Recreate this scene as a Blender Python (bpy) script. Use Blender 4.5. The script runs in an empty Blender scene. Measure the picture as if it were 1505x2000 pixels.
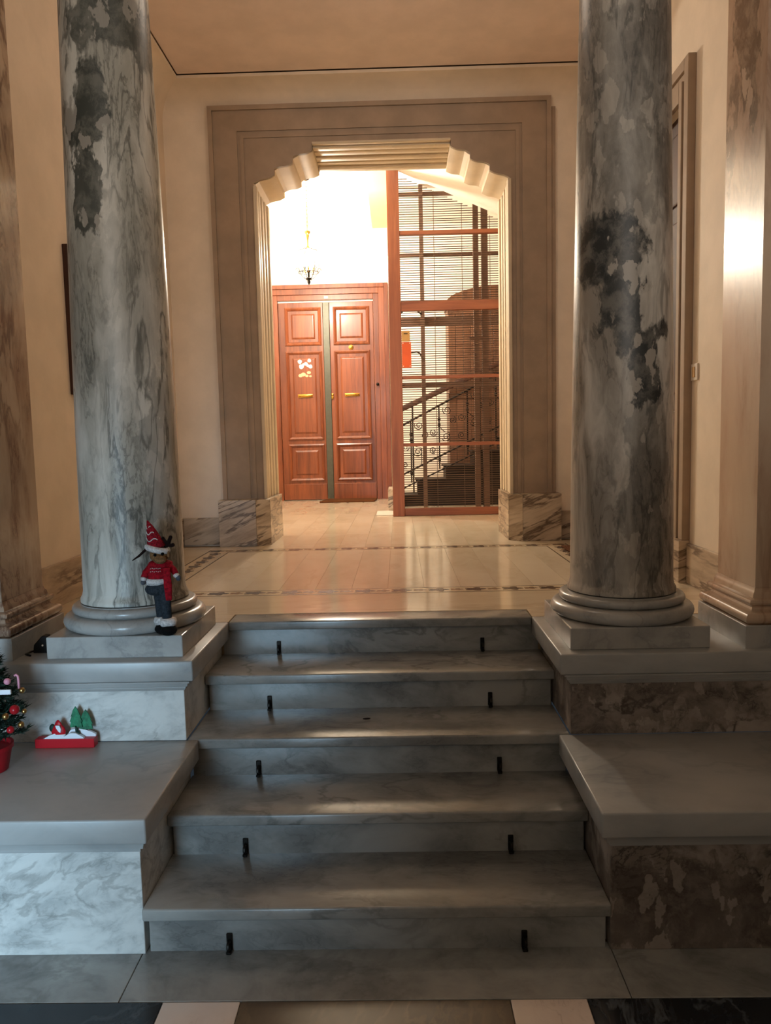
import bpy, bmesh, math, random
from mathutils import Vector, Matrix
random.seed(7)
scene = bpy.context.scene
COL = scene.collection

# ------------------------------------------------------------------ camera
W_PX, H_PX, F_PX = 1505, 2000, 1480.14
yaw, pitch, roll = 0.0193, 0.0936, -0.0227
fw = Vector((-math.sin(yaw) * math.cos(pitch), math.cos(yaw) * math.cos(pitch), -math.sin(pitch)))
rt0 = Vector((math.cos(yaw), math.sin(yaw), 0))
up0 = rt0.cross(fw)
rt = math.cos(roll) * rt0 + math.sin(roll) * up0
up = -math.sin(roll) * rt0 + math.cos(roll) * up0
cam_d = bpy.data.cameras.new('camera')
cam = bpy.data.objects.new('camera', cam_d)
COL.objects.link(cam)
cam.matrix_world = Matrix(((rt.x, up.x, -fw.x, 0.1065), (rt.y, up.y, -fw.y, -2.3045), (rt.z, up.z, -fw.z, 1.6575), (0, 0, 0, 1)))
cam_d.sensor_fit = 'VERTICAL'
cam_d.sensor_height = 36.0
cam_d.lens = 36.0 * F_PX / H_PX
cam_d.clip_start = 0.02
scene.camera = cam

# ------------------------------------------------------------------ world, light, exposure
world = bpy.data.worlds.new('world')
scene.world = world
world.use_nodes = True
bg = world.node_tree.nodes['Background']
bg.inputs[0].default_value = (0.55, 0.75, 1.0, 1)
bg.inputs[1].default_value = 0.03
scene.view_settings.view_transform = 'Standard'
scene.view_settings.look = 'None'
scene.view_settings.gamma = 1.0
scene.view_settings.use_curve_mapping = False
scene.view_settings.exposure = 0.0
scene.cycles.use_denoising = True
scene.cycles.max_bounces = 12
scene.cycles.diffuse_bounces = 8
scene.cycles.glossy_bounces = 4
scene.cycles.sample_clamp_indirect = 6.0
LANTERN_W = 295.0
LANTERN_COL = (1.0, 0.88, 0.72)
# daylight entering through the street door behind the photographer
DAY_W = 19.0
sun_d = bpy.data.lights.new('daylight', 'AREA')
sun_d.shape = 'RECTANGLE'
sun_d.size, sun_d.size_y = 0.95, 1.7
sun_d.energy = DAY_W
sun_d.color = (0.47, 0.76, 1.0)
sun_d.spread = math.radians(50)
day = bpy.data.objects.new('daylight', sun_d)
COL.objects.link(day)
day.location = (-1.45, -4.05, 0.95)
_t = Vector((-1.9, 0.0, 0.2)) - Vector(day.location)
day.rotation_euler = _t.to_track_quat('-Z', 'Y').to_euler()

# unseen front light, added to brighten the columns
fill_d = bpy.data.lights.new('front_fill', 'AREA'); fill_d.shape = 'RECTANGLE'; fill_d.size, fill_d.size_y = 3.2, 1.2
fill_d.energy = 200.0; fill_d.color = (1.0, 0.93, 0.85)
fill_ob = bpy.data.objects.new('front_fill', fill_d); COL.objects.link(fill_ob); fill_ob.location = (0.1, -9.1, 3.2)
fill_ob.rotation_euler = (math.radians(90), 0, 0)
# weak point lights added out of view as fill, without fixtures
def lamp(name, loc, watt, col, rad):
    d = bpy.data.lights.new(name, 'POINT'); d.energy = watt; d.color = col; d.shadow_soft_size = rad
    o = bpy.data.objects.new(name, d); COL.objects.link(o); o.location = loc
lamp('hall_fill', (0.25, -0.55, 4.05), 4.0, (1.0, 0.87, 0.74), .2)  # added warm fill for the lower hall
lamp('landing_fill', (0.0, 1.75, 4.15), 13.0, (1.0, 0.85, 0.70), .15)  # added fill that lifts the landing walls

# ------------------------------------------------------------------ helpers: materials
def lin(c):
    return tuple(((v / 255) / 12.92 if v / 255 <= 0.04045 else ((v / 255 + 0.055) / 1.055) ** 2.4) for v in c) + (1.0,)

class N:
    def __init__(s, name):
        s.m = bpy.data.materials.new(name)
        s.m.use_nodes = True
        s.t = s.m.node_tree
        s.b = s.t.nodes['Principled BSDF']
    def n(s, kind, **kw):
        nd = s.t.nodes.new(kind)
        for k, v in kw.items():
            setattr(nd, k, v)
        return nd
    def l(s, a, b):
        s.t.links.new(a, b)
    def math(s, op, a, b=None, c=None):
        nd = s.n('ShaderNodeMath', operation=op)
        for i, v in enumerate((a, b, c)):
            if v is None: continue
            if isinstance(v, (int, float)): nd.inputs[i].default_value = v
            else: s.l(v, nd.inputs[i])
        return nd.outputs[0]
    def vec(s, op, a, b):
        nd = s.n('ShaderNodeVectorMath', operation=op)
        for i, v in enumerate((a, b)):
            if isinstance(v, (tuple, list)): nd.inputs[i].default_value = v
            elif isinstance(v, (int, float)): nd.inputs[3].default_value = v
            else: s.l(v, nd.inputs[i])
        return nd.outputs['Value'] if op in ('LENGTH', 'DOT_PRODUCT') else nd.outputs[0]
    def scale(s, a, k):
        nd = s.n('ShaderNodeVectorMath', operation='SCALE')
        s.l(a, nd.inputs[0]); nd.inputs[3].default_value = k
        return nd.outputs[0]
    def noise(s, v, sc, det=4, rough=0.55, dist=0.0):
        nd = s.n('ShaderNodeTexNoise')
        s.l(v, nd.inputs['Vector'])
        nd.inputs['Scale'].default_value = sc
        nd.inputs['Detail'].default_value = det
        nd.inputs['Roughness'].default_value = rough
        nd.inputs['Distortion'].default_value = dist
        return nd
    def rng(s, v, a, b, c=0.0, d=1.0, smooth=True):
        nd = s.n('ShaderNodeMapRange')
        if smooth: nd.interpolation_type = 'SMOOTHSTEP'
        s.l(v, nd.inputs[0])
        for i, x in enumerate((a, b, c, d)): nd.inputs[i + 1].default_value = x
        return nd.outputs[0]
    def mix(s, f, a, b):
        nd = s.n('ShaderNodeMix', data_type='RGBA')
        if isinstance(f, (int, float)): nd.inputs[0].default_value = f
        else: s.l(f, nd.inputs[0])
        for i, v in ((6, a), (7, b)):
            if isinstance(v, tuple): nd.inputs[i].default_value = v
            else: s.l(v, nd.inputs[i])
        return nd.outputs[2]
    def coords(s, rnd=False):
        v = s.n('ShaderNodeTexCoord').outputs['Object']
        if rnd:
            oi = s.n('ShaderNodeObjectInfo')
            cb = s.n('ShaderNodeCombineXYZ')
            s.l(s.math('MULTIPLY', oi.outputs['Random'], 37.0), cb.inputs[0])
            s.l(s.math('MULTIPLY', oi.outputs['Random'], 91.0), cb.inputs[1])
            s.l(s.math('MULTIPLY', oi.outputs['Random'], 53.0), cb.inputs[2])
            v = s.vec('ADD', v, cb.outputs[0])
        return v
    def mapping(s, v, sc=(1, 1, 1), rot=(0, 0, 0)):
        mp = s.n('ShaderNodeMapping')
        s.l(v, mp.inputs[0])
        mp.inputs['Scale'].default_value = sc
        mp.inputs['Rotation'].default_value = rot
        return mp.outputs[0]
    def bump(s, h, strength=0.1, dist=0.01):
        bp = s.n('ShaderNodeBump')
        bp.inputs['Strength'].default_value = strength
        bp.inputs['Distance'].default_value = dist
        s.l(h, bp.inputs['Height'])
        s.l(bp.outputs[0], s.b.inputs['Normal'])

def marble(name, base, mid, vein, sc=3.0, stretch=(1, 1, .4), rot=(0, 0, 0), vein_w=.035, vein_amt=.8, cloud=(.35, .7),
           rough=.3, spec=.5, coat=0.0, patches=(), patch_col=(60, 66, 62), clast=(150, 148, 140), rnd=False, warp=.5, fine=.5, mask=(.42, .62), patch_warp=.22):
    s = N(name)
    v0 = s.coords(rnd)
    v = s.mapping(s.mapping(v0, (1, 1, 1), rot), stretch)
    wn = s.noise(v, sc * .8, 3, .5)
    w = s.vec('SUBTRACT', wn.outputs['Color'], (.5, .5, .5))
    v2 = s.vec('ADD', v, s.scale(w, warp / sc * 2))
    cl = s.noise(v2, sc, 7, .62).outputs[0]
    col = s.mix(s.rng(cl, cloud[0], cloud[1]), lin(base), lin(mid))
    vn = s.noise(v2, sc * 1.5, 6, .55).outputs[0]
    ve = s.rng(s.math('ABSOLUTE', s.math('SUBTRACT', vn, .5)), 0.0, vein_w, 1.0, 0.0)
    mk = s.rng(s.noise(v, sc * .6, 2).outputs[0], mask[0], mask[1])
    ve = s.math('MULTIPLY', s.math('MULTIPLY', ve, mk), vein_amt)
    col = s.mix(ve, col, lin(vein))
    fn = s.noise(v2, sc * 5, 6, .6).outputs[0]
    fv = s.rng(s.math('ABSOLUTE', s.math('SUBTRACT', fn, .47)), 0.0, vein_w * 1.2, 1.0, 0.0)
    col = s.mix(s.math('MULTIPLY', s.math('MULTIPLY', fv, s.rng(cl, .45, .65)), fine), col, lin(vein))
    if patches:
        pv = s.mapping(v0, (1, 1, .55))
        pw = s.vec('SUBTRACT', s.noise(pv, 7.0, 5, .6).outputs['Color'], (.5, .5, .5))
        vo = s.n('ShaderNodeTexVoronoi', feature='F1')
        s.l(s.vec('ADD', s.mapping(v0, (1, 1, .5)), s.scale(pw, .25)), vo.inputs['Vector'])
        vo.inputs['Scale'].default_value = 15.0
        sepc = s.n('ShaderNodeSeparateColor'); s.l(vo.outputs['Color'], sepc.inputs[0])
        holes = s.math('MULTIPLY', s.rng(sepc.outputs[0], .54, .58), s.rng(vo.outputs['Distance'], .52, .45))
        en = s.noise(s.vec('ADD', s.mapping(v0, (1, 1, .45)), s.scale(pw, .15)), 16, 6, .6).outputs[0]
        tot = None
        for c, r, a in patches:
            d = s.vec('ADD', s.vec('SUBTRACT', v0, c), s.scale(pw, patch_warp * 2))
            d = s.vec('LENGTH', s.vec('DIVIDE', d, r), (0, 0, 0))
            d = s.math('ADD', d, s.math('MULTIPLY', s.math('SUBTRACT', en, .5), 1.5))
            pa = s.rng(d, .82, 1.08, a, 0.0)
            tot = pa if tot is None else s.math('MAXIMUM', tot, pa)
        pn = s.noise(s.vec('ADD', v0, s.scale(pw, .2)), 14, 6, .65).outputs[0]
        pcol = s.mix(s.rng(pn, .42, .66), lin(patch_col), lin(tuple(int(x * .45 + y * .55) for x, y in zip(patch_col, clast))))
        pcol = s.mix(holes, pcol, lin(clast))
        col = s.mix(tot, col, pcol)
    s.l(col, s.b.inputs['Base Color'])
    s.b.inputs['Roughness'].default_value = rough
    s.b.inputs['Specular IOR Level'].default_value = spec
    s.b.inputs['Coat Weight'].default_value = coat
    s.b.inputs['Coat Roughness'].default_value = .06
    return s.m

def paint(name, c, var=.06, rough=.6, spec=.3, sc=4.0):
    s = N(name)
    v = s.coords()
    nz = s.noise(v, sc, 5, .6).outputs[0]
    d = tuple(max(0, int(x * (1 - var))) for x in c)
    u = tuple(min(255, int(x * (1 + var * .5))) for x in c)
    s.l(s.mix(s.rng(nz, .3, .7), lin(d), lin(u)), s.b.inputs['Base Color'])
    s.b.inputs['Roughness'].default_value = rough
    s.b.inputs['Specular IOR Level'].default_value = spec
    s.bump(s.noise(v, 120, 3).outputs[0], .05, .002)
    return s.m

def wood(name, a, b, axis=2, rough=.38, sc=22.0, spec=.5, coat=0.0):
    s = N(name)
    v = s.coords(True)
    st = [1.0, 1.0, 1.0]; st[axis] = .06
    v2 = s.mapping(v, tuple(st))
    n1 = s.noise(v2, sc, 6, .65, .6).outputs[0]
    n2 = s.noise(v2, sc * .15, 3).outputs[0]
    n3 = s.noise(v2, sc * 6, 3).outputs[0]
    f = s.rng(s.math('ADD', s.math('MULTIPLY', n1, .6), s.math('ADD', s.math('MULTIPLY', n2, .3), s.math('MULTIPLY', n3, .1))), .34, .66)
    s.l(s.mix(f, lin(a), lin(b)), s.b.inputs['Base Color'])
    s.b.inputs['Roughness'].default_value = rough
    s.b.inputs['Specular IOR Level'].default_value = spec
    s.b.inputs['Coat Weight'].default_value = coat
    s.b.inputs['Coat Roughness'].default_value = .15
    s.bump(n1, .08, .003)
    return s.m

def metal(name, c, rough=.35, m=1.0):
    s = N(name)
    nz = s.noise(s.coords(), 30, 3).outputs[0]
    s.l(s.mix(nz, lin(tuple(int(x * .8) for x in c)), lin(c)), s.b.inputs['Base Color'])
    s.b.inputs['Metallic'].default_value = m
    s.b.inputs['Roughness'].default_value = rough
    return s.m

def cloth(name, c, sc=60, var=.35, rough=.95):
    s = N(name)
    nz = s.noise(s.coords(), sc, 4, .7).outputs[0]
    s.l(s.mix(s.rng(nz, .3, .7), lin(tuple(int(x * (1 - var)) for x in c)), lin(c)), s.b.inputs['Base Color'])
    s.b.inputs['Roughness'].default_value = rough
    s.b.inputs['Specular IOR Level'].default_value = .15
    s.bump(nz, .5, .004)
    return s.m

def emit(name, c, k):
    s = N(name)
    s.b.inputs['Base Color'].default_value = lin(c)
    s.b.inputs['Emission Color'].default_value = lin(c)
    s.b.inputs['Emission Strength'].default_value = k
    return s.m

# ------------------------------------------------------------------ helpers: geometry
def B():
    return bmesh.new()

def box(bm, x0, x1, y0, y1, z0, z1, bev=0.0, seg=2):
    t = bmesh.new()
    vs = [t.verts.new((x, y, z)) for x in (x0, x1) for y in (y0, y1) for z in (z0, z1)]
    for f in ((0, 1, 3, 2), (4, 6, 7, 5), (0, 4, 5, 1), (2, 3, 7, 6), (0, 2, 6, 4), (1, 5, 7, 3)):
        t.faces.new([vs[i] for i in f])
    if bev:
        bmesh.ops.bevel(t, geom=list(t.edges), offset=bev, segments=seg, profile=.5, affect='EDGES')
    join(bm, t)
    return bm

def join(bm, t, M=None):
    mp = {}
    for v in t.verts:
        mp[v] = bm.verts.new(M @ v.co if M else v.co)
    for f in t.faces:
        try: bm.faces.new([mp[v] for v in f.verts])
        except ValueError: pass
    t.free()

def prism(bm, pts, axis, a, b, bev=0.0):
    """extrude a 2D polygon along an axis. axis y: pts are (x,z); axis x: (y,z); axis z: (x,y)"""
    def P(p, h):
        return {'y': (p[0], h, p[1]), 'x': (h, p[0], p[1]), 'z': (p[0], p[1], h)}[axis]
    t = bmesh.new()
    A = [t.verts.new(P(p, a)) for p in pts]
    C = [t.verts.new(P(p, b)) for p in pts]
    n = len(pts)
    e = [t.faces.new(A), t.faces.new(C[::-1])]
    for i in range(n):
        t.faces.new((A[i], C[i], C[(i + 1) % n], A[(i + 1) % n]))
    bmesh.ops.recalc_face_normals(t, faces=t.faces)
    if bev:
        bmesh.ops.bevel(t, geom=list(t.edges), offset=bev, segments=2, profile=.5, affect='EDGES')
    else:
        bmesh.ops.triangulate(t, faces=e)
    join(bm, t)
    return bm

def lathe(bm, prof, cx, cy, seg=48, sx=1.0, sy=1.0, cap=True):
    rings = []
    for r, z in prof:
        rings.append([bm.verts.new((cx + r * sx * math.cos(2 * math.pi * k / seg), cy + r * sy * math.sin(2 * math.pi * k / seg), z)) for k in range(seg)])
    for a, b in zip(rings, rings[1:]):
        for k in range(seg):
            bm.faces.new((a[k], a[(k + 1) % seg], b[(k + 1) % seg], b[k]))
    if cap:
        bm.faces.new(rings[0][::-1]); bm.faces.new(rings[-1])
    return bm

def tube(bm, pts, r, seg=8, closed=False, flat=1.0):
    pts = [Vector(p) for p in pts]
    n = len(pts)
    rr = r if isinstance(r, (list, tuple)) else [r] * n
    rings = []
    ref = None
    for i, p in enumerate(pts):
        if closed: d = pts[(i + 1) % n] - pts[i - 1]
        else: d = pts[min(i + 1, n - 1)] - pts[max(i - 1, 0)]
        if d.length < 1e-9: d = Vector((0, 0, 1))
        d.normalize()
        if ref is None:
            ref = Vector((0, 0, 1)) if abs(d.z) < .9 else Vector((0, 1, 0))
        u = d.cross(ref)
        if u.length < 1e-6: u = d.cross(Vector((1, 0.3, 0)))
        u.normalize(); w = u.cross(d).normalized()
        ref = w
        rings.append([bm.verts.new(p + rr[i] * (math.cos(2 * math.pi * k / seg) * u + flat * math.sin(2 * math.pi * k / seg) * w)) for k in range(seg)])
    m = n if closed else n - 1
    for i in range(m):
        a, b = rings[i], rings[(i + 1) % n]
        for k in range(seg):
            bm.faces.new((a[k], a[(k + 1) % seg], b[(k + 1) % seg], b[k]))
    if not closed:
        bm.faces.new(rings[0][::-1]); bm.faces.new(rings[-1])
    return bm

def ball(bm, c, r, seg=16, rings=10, sc=(1, 1, 1), rot=None):
    t = bmesh.new()
    bmesh.ops.create_uvsphere(t, u_segments=seg, v_segments=rings, radius=r)
    M = Matrix.Translation(c) @ (rot.to_matrix().to_4x4() if rot else Matrix.Identity(4)) @ Matrix.Diagonal((*sc, 1))
    join(bm, t, M)
    return bm

def rings_rect(bm, rects):
    """loft horizontal rectangles (x0,x1,y0,y1,z) upwards"""
    R = []
    for x0, x1, y0, y1, z in rects:
        R.append([bm.verts.new(p) for p in ((x0, y0, z), (x1, y0, z), (x1, y1, z), (x0, y1, z))])
    for a, b in zip(R, R[1:]):
        for k in range(4):
            bm.faces.new((a[k], a[(k + 1) % 4], b[(k + 1) % 4], b[k]))
    bm.faces.new(R[0][::-1]); bm.faces.new(R[-1])
    return bm

def link(name, bm, mat, parent=None, off=(0, 0, 0), smooth=False):
    o = Vector(off)
    if o.length:
        for v in bm.verts: v.co -= o
    bmesh.ops.recalc_face_normals(bm, faces=bm.faces)
    me = bpy.data.meshes.new(name)
    bm.to_mesh(me); bm.free()
    if smooth:
        for p in me.polygons: p.use_smooth = True
        if smooth != 'all':
            me.set_sharp_from_angle(angle=math.radians(smooth if isinstance(smooth, (int, float)) and smooth > 1 else 40))
    me.materials.append(mat)
    ob = bpy.data.objects.new(name, me)
    COL.objects.link(ob)
    if parent: ob.parent = parent
    return ob

def tag(o, label=None, cat=None, group=None, kind=None):
    if label: o['label'] = label
    if cat: o['category'] = cat
    if group: o['group'] = group
    if kind: o['kind'] = kind
    return o

class Thing:
    """an Empty at the base; parts are given in world coordinates"""
    def __init__(s, name, loc, label=None, cat=None, group=None, kind=None):
        s.e = bpy.data.objects.new(name, None)
        s.e.empty_display_size = .05
        COL.objects.link(s.e)
        s.e.location = loc
        s.loc = loc
        tag(s.e, label, cat, group, kind)
    def part(s, name, bm, mat, parent=None, smooth=False, label=None, kind=None):
        o = link(name, bm, mat, parent or s.e, s.loc, smooth)
        return tag(o, label, None, None, kind)

def struct(name, bm, mat, label=None, cat=None, smooth=False):
    o = link(name, bm, mat, None, (0, 0, 0), smooth)
    return tag(o, label, cat, None, 'structure')

# ------------------------------------------------------------------ materials
LZ = 0.825
M_wall = paint('cream_wall_paint', (238, 224, 205), .03)
M_wall2 = paint('pale_wall_paint', (250, 244, 232), .02)
M_hall = paint('hall_wall_paint', (200, 190, 175), .06)
M_ceil = paint('peach_ceiling_paint', (238, 219, 207), .03)
M_cream = paint('cream_plaster', (216, 200, 174), .04)
M_taupe = paint('taupe_stone_paint', (168, 148, 128), .06)
M_beam = paint('yellow_cream_paint', (232, 205, 160), .03)
M_step = marble('grey_step_marble', (162, 161, 157), (114, 114, 112), (72, 72, 70), 3.2, (.6, 1, 1), vein_amt=.45, fine=.3, rough=.21, spec=.6, rnd=True)
M_cap = marble('grey_cap_marble', (172, 172, 170), (144, 146, 146), (104, 108, 112), 3.0, (.5, .8, 1), vein_amt=.4, fine=.2, rough=.33)
M_die = marble('white_veined_marble', (214, 214, 210), (176, 178, 176), (112, 112, 108), 6.5, (.6, 1, 1.2), (0, .35, 0), vein_amt=.4, vein_w=.05, fine=.35, rough=.34, cloud=(.4, .66))
M_dieR = marble('stained_grey_marble', (168, 158, 150), (130, 120, 112), (44, 40, 38), 6.0, (.8, 1, 1), vein_amt=.95, vein_w=.05, cloud=(.38, .6), fine=.8, rough=.4,
    patches=(((.3, -.3, .1), (1.5, 3, .22), .75), ((-.2, -.3, .62), (.5, 3, .15), .5)), patch_col=(84, 74, 68), clast=(158, 148, 140))
M_base = marble('column_base_marble', (176, 174, 170), (150, 150, 148), (110, 112, 112), 3.0, (1, 1, 1), vein_amt=.35, fine=.2, rough=.25)
M_colL = marble('breccia_column_marble', (214, 212, 204), (166, 164, 154), (84, 84, 78), 6.5, (1, 1, .22), vein_amt=.85, vein_w=.04, fine=.75, rough=.4,
    cloud=(.36, .62), warp=.7, mask=(.36, .56),
    patches=(((-.02, -.18, 2.09), (.10, .4, .19), 1.0), ((.05, -.18, 2.46), (.13, .4, .13), .92), ((-.045, -.18, 1.84), (.05, .4, .19), .95), ((.165, -.05, 2.44), (.06, .4, .12), .85),
             ((.03, -.18, 1.42), (.3, .4, .36), .25), ((.185, -.05, .75), (.07, .4, .55), .42), ((.10, -.15, .42), (.04, .4, .25), .3)), patch_warp=.17,
    patch_col=(62, 66, 62), clast=(152, 148, 140))
M_colR = marble('breccia_column_marble_dark', (206, 200, 190), (146, 138, 128), (64, 62, 58), 6.0, (1, 1, .22), vein_amt=.65, vein_w=.04, fine=.65, rough=.4,
    cloud=(.34, .6), warp=.7, mask=(.36, .56),
    patches=(((-.10, -.17, 1.55), (.12, .4, .17), 1.0), ((-.045, -.18, 1.32), (.085, .4, .15), 1.0), ((.045, -.17, 1.12), (.075, .4, .17), 1.0), ((.0, -.18, 2.10), (.3, .4, .46), .45),
             ((.05, -.17, .72), (.11, .4, .42), .48), ((-.02, -.18, .28), (.2, .4, .16), .36)), patch_warp=.17,
    patch_col=(44, 46, 46), clast=(160, 152, 142))
M_pilL = marble('brown_pilaster_marble', (196, 176, 152), (150, 124, 104), (92, 62, 48), 4.5, (1, 1, .35), vein_amt=.8, vein_w=.045, fine=.8, rough=.2, coat=.2, cloud=(.36, .62))
M_pilR = marble('honey_pilaster_marble', (206, 182, 158), (180, 148, 124), (120, 84, 62), 2.6, (1, 1, .3), vein_amt=.6, vein_w=.04, fine=.35, rough=.27, spec=.4, coat=.04, cloud=(.36, .66),
    patches=(((-.2, .0, 2.35), (.2, .10, .35), .85), ((-.2, .14, 2.0), (.2, .05, .25), .7)), patch_col=(104, 82, 62), clast=(196, 170, 146))
M_skirt = marble('skirting_marble', (206, 190, 168), (176, 158, 136), (92, 74, 58), 2.4, (.6, .6, 4.0), (0, .38, 0), vein_amt=.9, vein_w=.06, fine=.25, rough=.3, rnd=True, warp=.25, mask=(.38, .5), cloud=(.4, .6))
M_tile = marble('cream_floor_marble', (222, 209, 187), (206, 192, 168), (160, 136, 108), 1.6, (1, .5, 1), vein_amt=.15, fine=.06, rough=.14, coat=.2, rnd=True)
M_slab = marble('landing_slab_marble', (220, 204, 178), (204, 188, 162), (160, 142, 118), 1.8, (.3, 1, 1), vein_amt=.3, fine=.12, rough=.16, coat=.3)
M_band = marble('inlay_ground_marble', (222, 206, 178), (206, 188, 160), (160, 140, 112), 3, (1, 1, 1), vein_amt=.2, fine=.1, rough=.16, coat=.3)
M_inlay = paint('dark_inlay_stone', (74, 56, 46), .2, .25, .5, 20)
M_inlay2 = paint('brown_inlay_stone', (140, 112, 86), .15, .25, .5, 20)
M_grout = paint('floor_grout', (150, 128, 100), .1, .8)
M_ftile_dark = marble('black_floor_marble', (40, 44, 50), (26, 28, 32), (110, 118, 126), 2.2, (1, .5, 1), (0, 0, .5), vein_amt=.5, vein_w=.02, fine=.2, rough=.22, rnd=True)
M_ftile_pink = marble('pink_floor_marble', (238, 224, 214), (224, 206, 196), (140, 110, 96), 3.0, (1, 1, 1), vein_amt=.6, vein_w=.015, fine=.3, rough=.25, rnd=True)
M_ftile_brown = marble('brown_floor_marble', (96, 82, 66), (74, 62, 50), (130, 112, 88), 3.0, (1, .6, 1), vein_amt=.4, fine=.3, rough=.22, rnd=True)
M_border = marble('grey_border_marble', (172, 172, 168), (134, 134, 132), (96, 94, 90), 3.6, (.8, 1, 1), vein_amt=.35, vein_w=.06, fine=.2, rough=.25, rnd=True)
M_door = wood('reddish_door_wood', (92, 42, 22), (142, 76, 42), 2, .36, 16, coat=.15)
M_cage = wood('orange_cage_wood', (122, 66, 40), (162, 96, 62), 2, .42, 14)
M_darkwood = wood('dark_wood', (48, 26, 16), (84, 46, 28), 2, .6, 18)
M_cabin = wood('cabin_wood', (92, 62, 44), (122, 84, 60), 2, .45, 12)
M_iron = metal('black_iron', (44, 38, 34), .5, .7)
M_steel = metal('brown_painted_steel', (112, 84, 68), .55, .2)
M_wire = metal('cage_wire', (96, 74, 58), .5, .4)
M_brass = metal('polished_brass', (226, 176, 82), .25, 1.0)
M_astragal = metal('green_grey_metal', (92, 92, 80), .45, .5)
M_bracket = metal('dark_bronze', (40, 36, 32), .45, .8)
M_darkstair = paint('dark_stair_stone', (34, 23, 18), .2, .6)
M_mat = cloth('coir_mat', (104, 62, 32), 200)
M_white = paint('white_plastic', (228, 222, 212), .02, .4)
M_orange = paint('orange_plate_enamel', (220, 96, 44), .05, .4)
M_beige = paint('beige_box_enamel', (196, 156, 96), .05, .4)
M_black = paint('black_plastic', (14, 14, 16), .1, .5)

# ------------------------------------------------------------------ the setting: lower hall
g = B(); box(g, -2.1, 2.1, -9.2, 1.25, -.12, -.014)
floor = struct('floor', g, M_grout)
floor['label'] = 'dark patterned marble floor of the lower hall'
def piece(name, mat, x0, x1, y0, y1, z1, th, parent, bev=.0015, z0=None):
    g = B(); cx, cy = (x0 + x1) / 2, (y0 + y1) / 2
    hx, hy = (x1 - x0) / 2, (y1 - y0) / 2
    box(g, -hx, hx, -hy, hy, -th, 0, bev, 1)
    o = link(name, g, mat, parent)
    o.location = (cx, cy, z1)
    return o
J = .0012
for x0, x1 in ((-2.1, -.768), (-.768, .762), (.762, 2.1)):
    piece('border_slab', M_border, x0 + J, x1 - J, -.193, .06, 0, .013, floor)
ys = [-.195, -.95, -1.7, -2.45, -3.2, -3.95, -4.7, -5.45, -6.2, -6.95, -7.7, -8.45, -9.2]
for a, b in zip(ys[1:], ys):
    for x0, x1, m in ((-2.1, -1.45, M_ftile_dark), (-1.45, -.634, M_ftile_dark), (.63, 1.45, M_ftile_dark), (1.45, 2.1, M_ftile_dark), (-.40, .403, M_ftile_brown)):
        piece('tile', m, x0 + J, x1 - J, a + J, b - J, 0, .013, floor)
    for x0, x1 in ((-.634, -.40), (.403, .63)):
        piece('tile', M_ftile_pink, x0 + J, x1 - J, a + J, b - J, 0, .013, floor)

g = B(); box(g, -2.3, -2.1, -9.2, 1.08, -.1, 4.7); struct('wall_hall_left', g, M_hall)
g = B(); box(g, 2.1, 2.3, -9.2, 1.08, -.1, 4.7); struct('wall_hall_right', g, M_hall)
g = B()
box(g, -2.1, -1.95, -4.3, -4.2, 0, 2.5); box(g, -.95, 2.1, -4.3, -4.2, 0, 2.5); box(g, -1.95, -.95, -4.3, -4.2, 2.3, 2.5)
struct('wall_light_screen', g, M_hall)  # unseen screen added to keep the front light off the lower steps
g = B(); box(g, -2.3, 2.3, -9.4, -9.2, -.1, 4.7); struct('wall_hall_back', g, M_hall)
g = B(); box(g, -2.3, 2.3, -9.2, 1.02, 4.5, 4.7); struct('ceiling_hall', g, M_hall)
# the beam the columns carry
g = B(); box(g, -2.1, 2.1, .62, 1.14, 4.18, 4.5); struct('trim_beam', g, M_cream)

# ------------------------------------------------------------------ staircase
T, R = .2953, .165
SX = .757
st = Thing('staircase', (0, 0, 0), 'grey marble five-step staircase rising to the landing between the pedestals', 'stairs')
for k in range(1, 6):
    y = (k - 1) * T; z = k * R
    hx = SX - .0003 if k < 5 else .7107
    y1 = y + T + .045 if k < 5 else 1.34
    g = B(); box(g, -hx, hx, y, y1, z - .042, z, .007, 3)
    st.part('tread', g, M_step, smooth=50)
    g = B(); box(g, -SX + .012, SX - .012, y + .034, y + .07, z - R, z - .043)
    st.part('riser', g, M_step)
    for s in (-1, 1):
        x = s * .482
        g = B()
        yb = y + .034
        box(g, x - .0095, x + .0095, yb - .008, yb, z - R + .003, z - R + .062, .002, 1)
        box(g, x - .0085, x + .0085, yb - .026, yb - .004, z - R + .001, z - R + .010, .002, 1)
        tube(g, [(x + .0001, yb - .018 - .012 * math.cos(t), z - R + .028 + .013 * math.sin(t)) for t in [i * math.pi / 5 - .3 for i in range(11)]], .006, 6)
        st.part('carpet_rod_bracket', g, M_bracket, smooth=40)

pts = [(.0705, .001)] + [(.0705, R - .043)]
for k in range(1, 5):
    pts += [(k * T + .0705, k * R - .043), (k * T + .0705, (k + 1) * R - .043)]
pts += [(1.335, 5 * R - .043), (1.335, .001)]
g = B(); prism(g, pts, 'x', -SX + .0005, SX - .0005); st.part('masonry_core', g, M_step)

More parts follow.
